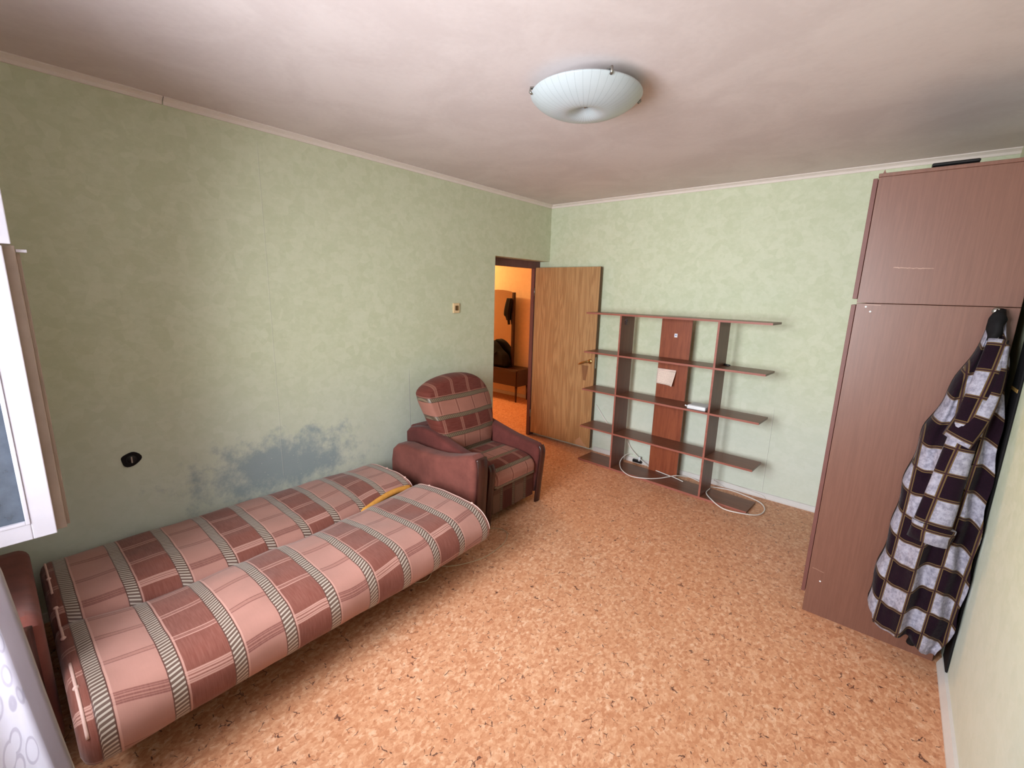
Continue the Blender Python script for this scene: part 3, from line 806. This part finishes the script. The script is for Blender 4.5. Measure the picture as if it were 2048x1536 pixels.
# sticker on the back board
yb = SHF-0+SHD
def on_board(lx, z): # local -> world on the board front
    v = shelf.matrix_world @ Vector((lx, SHD, z)); return v
st = MB().box(-0.014, 0.014, -0.0012, 0.0, -0.017, 0.017); stt = thing('sticker', 'small white sticker high on the shelving back board', 'sticker')
sl = inv(1.565, -0.13)[0]
stt.matrix_world = shelf.matrix_world @ Matrix.Translation((sl, SHD+0.0008, 1.363))
o = st.build('sticker_paper', m_white); o.parent = stt
o = MB().box(-0.007, 0.006, -0.0019, -0.0013, -0.004, 0.007).build('blue_mark', plain('blue_print', srgb(120, 124, 190), 0.5)); o.parent = stt
# tear-off calendar sheet hanging on a nail
cal = thing('wall_calendar', 'curled sheet of printed paper hanging on the shelving back board', 'calendar')
cl0 = inv(1.515, -0.13)[0]
cal.matrix_world = shelf.matrix_world @ Matrix.Translation((cl0, SHD, 1.035))
bm = bmesh.new(); G = []
for i in range(13):
    row = []
    for j in range(9):
        u, v = i/12, j/8
        x = (u-0.5)*0.185-0.012*v*(0.3 if u < 0.5 else 1)*u; z = -v*0.135-u*0.004
        y = -0.006-0.030*max(0, u-0.45)**2*4*(0.3+v)-0.006*v
        row.append(bm.verts.new((x, y, z)))
    G.append(row)
for i in range(12):
    for j in range(8): bm.faces.new((G[i][j], G[i+1][j], G[i+1][j+1], G[i][j+1]))
me = bpy.data.meshes.new('paper_sheet'); bm.to_mesh(me); bm.free()
o = link_mesh('paper_sheet', me, m_paper, None, True); o.parent = cal
sm = o.modifiers.new('thick', 'SOLIDIFY'); sm.thickness = 0.0025
o = MB().box(-0.092, 0.088, -0.010, -0.0015, -0.010, 0.010, 0.003).build('binding_strip', plain('pale_paper', srgb(226, 198, 186), 0.7)); o.parent = cal
o = MB().tube([(0.015, -0.001, 0.02), (0.015, -0.014, 0.022)], 0.0022, 6).build('nail', m_brass); o.parent = cal
# router box on the third shelf
rb = thing('router', 'flat white box lying on the middle shelf beside the right upright', 'router')
rb.matrix_world = shelf.matrix_world @ Matrix.Translation((inv(1.90, -0.28)[0]-0.005, 0.095, zs[2]+0.0005))
o = MB().box(-0.078, 0.078, -0.075, 0.075, 0, 0.032, 0.006, 3).build('case', m_white, None, 'auto'); o.parent = rb
o = MB().box(-0.070, 0.070, -0.060, 0.066, 0.0322, 0.034, 0.0008).build('lid', m_router_top); o.parent = rb
o = MB().tube([(-0.082, -0.06, 0.014), (-0.096, -0.072, 0.026)], 0.006, 8).build('plug', m_white, None, True); o.parent = rb
# small dark pen-like gadget on the second shelf
pn = MB().tube([(-0.035, 0.014, 0.008), (0.0, 0.0, 0.008), (0.045, -0.018, 0.008)], [0.008, 0.009, 0.006], 8)
po = pn.build('pen', m_blackgloss, None, True)
po.matrix_world = shelf.matrix_world @ Matrix.Translation((inv(2.03, -0.22)[0], inv(2.03, -0.22)[1], zs[1]))
tag(po, 'short black pen lying on the second shelf right of the upright', 'pen')

# cables behind and on the shelving
def cable(name, pts, r, m, label, closed=False, n=8):
    o = MB().tube(spline(pts, n, closed), r, 8, True, closed).build(name, m, None, True)
    return tag(o, label, 'cable')
zc = 0.026
cable('cable', [(1.112, -0.012, 0.215), (1.165, -0.025, 0.145), (1.23, -0.035, 0.095), (1.29, -0.05, 0.062), (1.37, -0.075, 0.034), (1.44, -0.125, zc+0.004), (1.60, -0.165, zc+0.002), (1.70, -0.185, zc+0.002), (1.79, -0.215, zc)], 0.0045, m_cable,
      'straight white cable crossing the lowest shelf from the wall')
cable('cable', [(1.92, -0.075, 0.008), (1.80, -0.030, 0.010), (1.76, -0.055, 0.014), (1.70, -0.165, 0.042), (1.60, -0.305, 0.030), (1.50, -0.405, 0.030), (1.37, -0.435, 0.024), (1.243, -0.362, 0.027), (1.168, -0.262, 0.042), (1.146, -0.190, 0.066), (1.143, -0.110, 0.082), (1.150, -0.040, 0.085), (1.18, -0.015, 0.080)], 0.0045, m_cable,
      'white cable looped across the front of the lowest shelf')
loop = [(2.003, -0.124), (2.152, -0.071), (2.289, -0.094), (2.428, -0.156), (2.486, -0.281), (2.465, -0.415), (2.362, -0.512), (2.228, -0.526), (2.096, -0.409), (2.029, -0.309), (2.025, -0.203)]
cable('cable', [(x, y, 0.0262 if x < 2.42 and y < -0.15 else 0.012) for x, y in loop], 0.0048, m_cable, 'white cable ring lying over the right end of the lowest shelf', True)
cable('cable', [(2.10, -0.030, 0.010), (2.0, -0.028, 0.055), (2.2, -0.026, 0.050), (2.40, -0.024, 0.030), (2.44, -0.024, 0.006)], 0.0035, m_cable, 'thin cable running along the baseboard beside the shelving')
cable('cable', [(0.712, -0.012, 0.530), (0.76, -0.013, 0.475), (0.81, -0.013, 0.415), (0.865, -0.013, 0.352), (0.90, -0.010, 0.30)], 0.0055, m_cable, 'short white cable slanting down the wall behind the door edge')
# dark socket at the foot of the wall
sk_ = thing('wall_socket', 'small dark outlet at the baseboard behind the shelving', 'socket', (1.255, -0.03, 0.03))
MB().box(1.20, 1.30, -0.046, -0.019, 0.012, 0.044, 0.006).build('socket_box', m_blackgloss, sk_)
MB().tube([(1.275, -0.044, 0.040), (1.28, -0.05, 0.085)], 0.012, 8).build('plug', m_white, sk_, True)

# ------------------------------------------------------------------ wardrobe and top cabinet
WX0, WX1, WY0, WY1 = 2.917, 3.462, -1.458, -0.50
wd = thing('wardrobe', 'tall brown laminate wardrobe by the right wall', 'wardrobe', (3.2, -1.0, 0))
P = 0.018
MB().box(WX0, WX1, WY0, WY0+P, 0, 1.706, 0.001, 1).build('side_panel', m_ward, wd)
MB().box(WX0, WX1, WY1-P, WY1, 0, 1.706, 0.001, 1).build('side_panel', m_ward, wd)
MB().box(WX0+0.002, WX1-0.008, WY0+P, WY1-P, 1.688, 1.706).build('top_panel', m_ward, wd)
MB().box(WX1-0.008, WX1, WY0+P, WY1-P, 0.0, 1.706).build('back_panel', m_ward, wd)
MB().box(WX0+0.01, WX1-0.008, WY0+P, WY1-P, 0.06, 0.078).build('bottom_panel', m_ward, wd)
MB().box(WX0+0.02, WX0+0.036, WY0+P, WY1-P, 0.0, 0.06).build('plinth', m_ward, wd)
ym = (WY0+WY1)/2
for a, b, ky in ((WY0, ym-0.0015, ym-0.04), (ym+0.0015, WY1, ym+0.04)):
    d = MB().box(WX0-0.020, WX0-0.002, a, b, 0.115, 1.698, 0.001, 1).build('door', m_ward_door, wd)
    MB().lathe([(0.0001, -0.022), (0.012, -0.020), (0.014, -0.012), (0.006, -0.006), (0.006, 0)], (WX0-0.020, ky, 0.95), 14, 'x').build('knob', m_metal, d, True)
for sx_, sz_ in ((2.975, 0.205), (2.975, 1.668), (2.955, 1.69)):
    MB().lathe([(0.0001, -0.0018), (0.004, -0.0012), (0.0046, 0)], (sx_, WY0, sz_), 10, 'y').build('screw_cap', m_white, wd, True)
tc = thing('top_cabinet', 'brown laminate upper cabinet standing on the wardrobe', 'cabinet', (3.2, -1.0, 1.707))
Z0, Z1 = 1.7085, 2.280
MB().box(WX0, WX1, WY0+0.001, WY0+P, Z0, Z1, 0.001, 1).build('side_panel', m_ward, tc)
MB().box(WX0, WX1, WY1-P, WY1, Z0, Z1, 0.001, 1).build('side_panel', m_ward, tc)
MB().box(WX0+0.002, WX1-0.006, WY0+P, WY1-P, Z0, Z0+0.018).build('bottom_panel', m_ward, tc)
MB().box(WX0-0.002, WX1, WY0-0.001, WY1, Z1+0.0005, Z1+0.016, 0.001, 1).build('top_panel', m_ward, tc)
MB().box(WX1-0.006, WX1, WY0+P, WY1-P, Z0+0.018, Z1).build('back_panel', m_ward, tc)
for a, b, ky in ((WY0, ym-0.0015, ym-0.04), (ym+0.0015, WY1, ym+0.04)):
    d = MB().box(WX0-0.020, WX0-0.002, a, b, Z0+0.018, Z1-0.004, 0.001, 1).build('door', m_ward_door, tc)
    MB().lathe([(0.0001, -0.022), (0.012, -0.020), (0.014, -0.012), (0.006, -0.006), (0.006, 0)], (WX0-0.020, ky, 1.80), 14, 'x').build('knob', m_metal, d, True)
MB().poly([(2.929, Z1+0.016), (2.941, Z1+0.016), (2.938, Z1+0.021), (2.934, Z1+0.032)], 'y', WY0+0.001, WY0+0.013).build('corner_splinter', m_ward, tc)
ZT = Z1+0.0165
bbx = thing('flat_box', 'flat black plastic case lying on top of the upper cabinet', 'box', (3.17, -1.28, ZT))
MB().box(3.096, 3.247, -1.40, -1.17, ZT, ZT+0.016, 0.005).build('case_bottom', m_blackgloss, bbx)
MB().box(3.094, 3.249, -1.402, -1.168, ZT+0.0165, ZT+0.030, 0.006).build('case_lid', m_blackgloss, bbx)

# narrow dark strip with a tan band between robe and wall
bd = thing('dark_strip', 'narrow black strip with a tan band upright between the robe and right wall', 'board', (3.48, -1.56, 0))
MB().box(3.4905, 3.4985, -1.600, -1.465, 0.058, 1.78, 0.003).build('panel', m_black, bd)
MB().box(3.488, 3.490, -1.599, -1.466, 1.372, 1.386).build('strap', m_tan, bd)

# ------------------------------------------------------------------ checked robe hanging on the wardrobe side
rob = thing('bathrobe', 'grey and black checked fleece robe hanging on the wardrobe side', 'robe', (3.40, -1.47, 1.66))
Lt = [(0.19, 3.178), (0.212, 3.178), (0.378, 3.184), (0.503, 3.197), (0.636, 3.208), (0.776, 3.214), (0.887, 3.218), (1.011, 3.233), (1.165, 3.250), (1.296, 3.290), (1.407, 3.318), (1.483, 3.341), (1.578, 3.369), (1.648, 3.385), (1.70, 3.395)]
Rt = [(0.15, 3.446), (0.20, 3.463), (0.30, 3.480), (0.47, 3.484), (0.70, 3.485), (0.93, 3.483), (1.148, 3.478), (1.33, 3.468), (1.498, 3.450), (1.632, 3.430), (1.70, 3.412)]
Dp = [(0.15, 0.20), (0.5, 0.19), (0.9, 0.17), (1.2, 0.15), (1.45, 0.11), (1.6, 0.075), (1.70, 0.035)]
def robe_front(t, z):
    """depth of the robe's front at parameter t (0 left edge .. 1 right edge)"""
    d = interp(Dp, z)
    arch = (1-(2*t-1)**2)**0.5 if 0 < t < 1 else 0
    arch = max(arch, min(1, max(0, (t-0.5)/0.4))*0.86)
    fold = 0.22*math.sin(t*17.0+1.2*math.sin(z*2.2)+0.6)+0.10*math.sin(t*31+z*3.0)
    return d*(0.30+0.70*arch)*(1+fold*min(1, arch*1.4)*0.55)
rings, uvs = [], []
NZ, NT_ = 64, 48
for i in range(NZ+1):
    zt = i/NZ
    ring, us = [], []
    for j in range(NT_+1):
        t = j/NT_
        hem = 0.205-0.055*t-0.02*math.sin(t*9)+(0.035 if t < 0.12 else 0)
        z = hem+(1.70-hem)*zt
        l, r_ = interp(Lt, z), interp(Rt, z)
        x = l+(r_-l)*t+0.004*math.sin(z*26+t*7)*(1 if 0 < t < 1 else 1.2)
        y = WY0-0.014-robe_front(t, z)
        ring.append(Vector((x, y, z)))
        ax = 3.34+0.06*(z-0.2)/1.5
        us.append(((x-ax)/0.086+10.5+(t-0.5)*0.25*math.sin(z*3), z/0.112+0.3*math.sin(t*6+0.5)+(0.25*math.sin(z*4)*t)))
    # close the back along the wardrobe side
    for j in range(8):
        t = 1-j/7
        l, r_ = interp(Lt, ring[0].z), interp(Rt, ring[0].z)
        src = ring[int(round(t*NT_))]
        ring.append(Vector((src.x, WY0-0.012, src.z))); us.append((t*4+10, src.z/0.112))
    us.append(us[0]); rings.append(ring); uvs.append(us)
loft(rings, uvs, 'robe_body', m_robe, rob)
# front edge strip (lapel band) and loose sleeve with a turned cuff
def ribbon_tube(name, path, rx, ry, m, u0=0.0, seg=20, caps=True, parent=rob):
    rg, uv = [], []; L = 0.0
    for i, p in enumerate(path):
        p = Vector(p); t = (Vector(path[min(i+1, len(path)-1)])-Vector(path[max(i-1, 0)])).normalized()
        b = Vector((0, -1, 0)); b = (b-t*b.dot(t)).normalized(); a = t.cross(b)
        if i: L += (p-Vector(path[i-1])).length
        f = i/(len(path)-1); ax = rx(f); ay = ry(f); ring, us = [], []
        for q in range(seg+1):
            an = 2*math.pi*q/seg
            wr = 1+0.06*math.sin(3*an+f*8)
            ring.append(p+a*math.cos(an)*ax*wr+b*math.sin(an)*ay*wr); us.append((u0+q/seg*(2*math.pi*((ax+ay)/2))/0.086, 0.2-L/0.112))
        rg.append(ring[:-1]); uv.append(us)
    return loft(rg, uv, name, m, parent, caps)
slp = [tuple(p) for p in spline([(3.408, -1.555, 1.575), (3.395, -1.60, 1.43), (3.372, -1.635, 1.24), (3.352, -1.655, 1.05), (3.340, -1.672, 0.88), (3.332, -1.682, 0.735)], 5)]
ribbon_tube('sleeve', slp, lambda f: 0.030+0.034*f, lambda f: 0.022+0.018*f, m_robe, 0.35)
cfp = [(3.335, -1.684, 0.775), (3.332, -1.687, 0.735), (3.330, -1.690, 0.695)]
cuff = ribbon_tube('cuff', cfp, lambda f: 0.072-0.003*f, lambda f: 0.046, m_robe, 2.2)
# lapel flap folded open at chest height
lp = MB()
bm = bmesh.new(); uvl = bm.loops.layers.uv.new('UVMap')
def sheet(pts_fn, nu, nv, uvf, name, m, parent, thick=0.008):
    bm = bmesh.new(); uvl = bm.loops.layers.uv.new('UVMap'); G = [[bm.verts.new(pts_fn(i/nu, j/nv)) for j in range(nv+1)] for i in range(nu+1)]
    for i in range(nu):
        for j in range(nv):
            f = bm.faces.new((G[i][j], G[i+1][j], G[i+1][j+1], G[i][j+1]))
            for l, (a, b) in zip(f.loops, ((i, j), (i+1, j), (i+1, j+1), (i, j+1))): l[uvl].uv = uvf(a/nu, b/nv)
    me = bpy.data.meshes.new(name); bm.to_mesh(me); bm.free()
    o = link_mesh(name, me, m, parent, True); s = o.modifiers.new('thick', 'SOLIDIFY'); s.thickness = thick
    return o
bm.free(); lp.bm.free()
def lapel(u, v):
    a = Vector((3.425, -1.560, 1.56))*(1-u)+Vector((3.300, -1.645, 1.17))*u
    w = 0.018+0.075*math.sin(min(1, u*1.05)*math.pi*0.62)
    return a+Vector((w*(v), -0.055*v*u-0.02*math.sin(v*math.pi), -0.035*v*u))
sheet(lapel, 14, 6, lambda u, v: (v*1.0, u*4.2), 'lapel', m_robe, rob)
# hood bunched round the hook
hd = MB()
hp = spline([(3.398, -1.530, 1.555), (3.392, -1.545, 1.60), (3.394, -1.535, 1.650), (3.398, -1.500, 1.695)], 6)
hd.tube(hp, [0.010+0.017*math.sin(math.pi*(i+1)/(len(hp)+1)) for i in range(len(hp))], 14)
for v in hd.bm.verts:
    v.co += Vector((1, 1, 0))*mnoise.noise(v.co*28)*0.010
hd.build('hood', m_black, rob, True)
MB().tube(spline([(3.362, -1.585, 0.21), (3.362, -1.59, 0.165), (3.360, -1.585, 0.125)], 5), [0.014]*8+[0.016]*3, 8).build('belt_end', m_black, rob, True)
hk = thing('coat_hook', 'small metal hook on the wardrobe side holding the checked robe', 'hook', (3.395, WY0, 1.69))
MB().lathe([(0.0001, -0.006), (0.014, -0.005), (0.016, 0)], (3.395, WY0, 1.69), 14, 'y').build('hook_plate', m_metal, hk, True)
MB().tube(spline([(3.395, WY0-0.004, 1.69), (3.395, WY0-0.035, 1.685), (3.395, WY0-0.05, 1.70)], 5), 0.004, 8).build('hook_arm', m_metal, hk, True)

# ------------------------------------------------------------------ things on the left wall
sw = thing('light_switch', 'cream wall switch with a dark rocker left of the doorway', 'switch', (0, -1.428, 1.556))
MB().box(0.0005, 0.016, -1.466, -1.392, 1.512, 1.600, 0.004).build('switch_plate', m_cream, sw)
MB().box(0.0165, 0.0215, -1.445, -1.412, 1.535, 1.578, 0.0015).build('rocker', m_brown, sw)
MB().box(0.0218, 0.0235, -1.431, -1.426, 1.538, 1.575).build('rocker_split', m_tan, sw)
so = thing('open_wall_socket', 'bare black socket hole low on the left wall above the sofa bed', 'socket', (0, -3.822, 0.759))
ho = [(-3.822+0.044*math.cos(a)*(1+0.10*math.sin(3*a+1)), 0.760+0.040*math.sin(a)*(1+0.12*math.sin(2*a))) for a in [2*math.pi*i/22 for i in range(22)]]
MB().poly(ho, 'x', 0.0005, 0.004).build('hole_rim', m_hole, so)
MB().lathe([(0.0001, 0.008), (0.020, 0.008), (0.024, 0.004), (0.024, 0.0045)], (0, -3.820, 0.760), 20, 'x').build('socket_core', m_blackgloss, so, True)
MB().box(0.008, 0.012, -3.823, -3.817, 0.742, 0.776).build('contact_bar', m_metal, so)

# ------------------------------------------------------------------ thin cables under the sofa
cable('floor_cable', [(0.95, -2.06, 0.004), (1.014, -2.048, 0.004), (1.065, -1.993, 0.004), (1.132, -1.977, 0.004), (1.188, -2.014, 0.004), (1.241, -2.122, 0.004), (1.256, -2.308, 0.004), (1.213, -2.452, 0.004), (1.155, -2.545, 0.004), (1.08, -2.60, 0.004), (1.00, -2.61, 0.004)], 0.003, m_cable_beige,
      'thin beige cable curving out on the floor beside the armchair')
cable('floor_cable', [(1.02, -2.62, 0.004), (1.10, -2.63, 0.004), (1.136, -2.668, 0.004), (1.165, -2.723, 0.004), (1.15, -2.768, 0.004), (1.116, -2.802, 0.004), (1.05, -2.83, 0.004)], 0.003, m_cable_beige,
      'short beige cable bend under the sofa bed front edge')

# ------------------------------------------------------------------ open casement at the left edge and curtain
XS = 0.80
cs = thing('open_casement', 'open white double window sash with dusty panes at the left edge', 'window sash', (XS, YW, 0.8))
def sash(x0, x1, ya, yb, za, zb, st, nm, m):
    o = MB()
    o.box(x0, x1, yb-st, yb, za, zb, 0.003); o.box(x0, x1, ya, ya+st, za, zb, 0.003)
    o.box(x0, x1, ya+st, yb-st, za, za+st, 0.003); o.box(x0, x1, ya+st, yb-st, zb-st, zb, 0.003)
    return o.build(nm, m, cs)
YE = -4.172
zb0, zb1 = 0.783, 1.822
outer = sash(XS-0.035, XS, YW+0.03, YE, zb0, zb1, 0.062, 'outer_sash', m_sash)
bead = MB(); q = 0.062
a0, a1 = YW+0.03+q, YE-q
for b in ((a1-0.012, a1, zb0+q, zb1-q), (a0, a0+0.012, zb0+q, zb1-q), (a0+0.012, a1-0.012, zb0+q, zb0+q+0.012), (a0+0.012, a1-0.012, zb1-q-0.012, zb1-q)):
    bead.box(XS-0.012, XS+0.004, b[0], b[1], b[2], b[3], 0.002)
bead.build('glazing_bead', m_sash, outer)
MB().box(XS-0.022, XS-0.018, a0, a1, zb0+q, zb1-q).build('glass_pane', m_glass, outer)
inner = sash(XS-0.090, XS-0.040, YW+0.03, YE+0.030, zb0-0.004, zb1+0.004, 0.075, 'inner_sash', m_sash_old)
MB().box(XS-0.068, XS-0.064, YW+0.03+0.075, YE+0.030-0.075, zb0+0.071, zb1-0.071).build('glass_pane', m_glass, inner)
MB().box(XS-0.0895, XS-0.066, YE+0.0305, YE+0.041, zb0-0.002, zb1-0.02, 0.002).build('weather_strip', m_sash_old, inner)
MB().box(XS-0.085, XS-0.050, YE+0.031, YE+0.058, zb1-0.018, zb1-0.008, 0.001).build('top_ledge', m_sash, inner)
vt = thing('vent_sash', 'small white vent sash standing open above the larger casement', 'window sash', (XS, YW, 1.84))
o = MB(); za, zb_, ya, yb, st = 1.828, 2.27, YW+0.03, -4.150, 0.05
for b in ((yb-st, yb, za, zb_), (ya, ya+st, za, zb_), (ya+st, yb-st, za, za+st), (ya+st, yb-st, zb_-st, zb_)):
    o.box(XS-0.06, XS-0.01, b[0], b[1], b[2], b[3], 0.003)
vo = o.build('vent_frame', m_sash, vt)
MB().box(XS-0.037, XS-0.033, ya+st, yb-st, za+st, zb_-st).build('vent_pane', m_glass, vt)

# curtain near the camera on the left
def cur(u, v):
    z = 0.06+2.50*v
    edge = interp([(0.0, -4.19), (0.62, -4.235), (0.79, -4.250), (0.95, -4.263), (1.08, -4.272), (1.25, -4.285), (1.6, -4.335), (2.5, -4.38)], z)
    # runs back from its leading edge towards the window wall in soft folds
    s = u
    x = 1.99-0.10*math.sin(s*10.5)*(0.35+0.65*(1-v))+0.05*s
    y = edge-0.24*s
    return Vector((x, y, z))
cu = sheet(cur, 40, 30, lambda u, v: (u*0.9, v*2.5), 'curtain', m_curtain, None, 0.003)
tag(cu, 'white curtain with embossed rings hanging at the lower left edge', 'curtain')
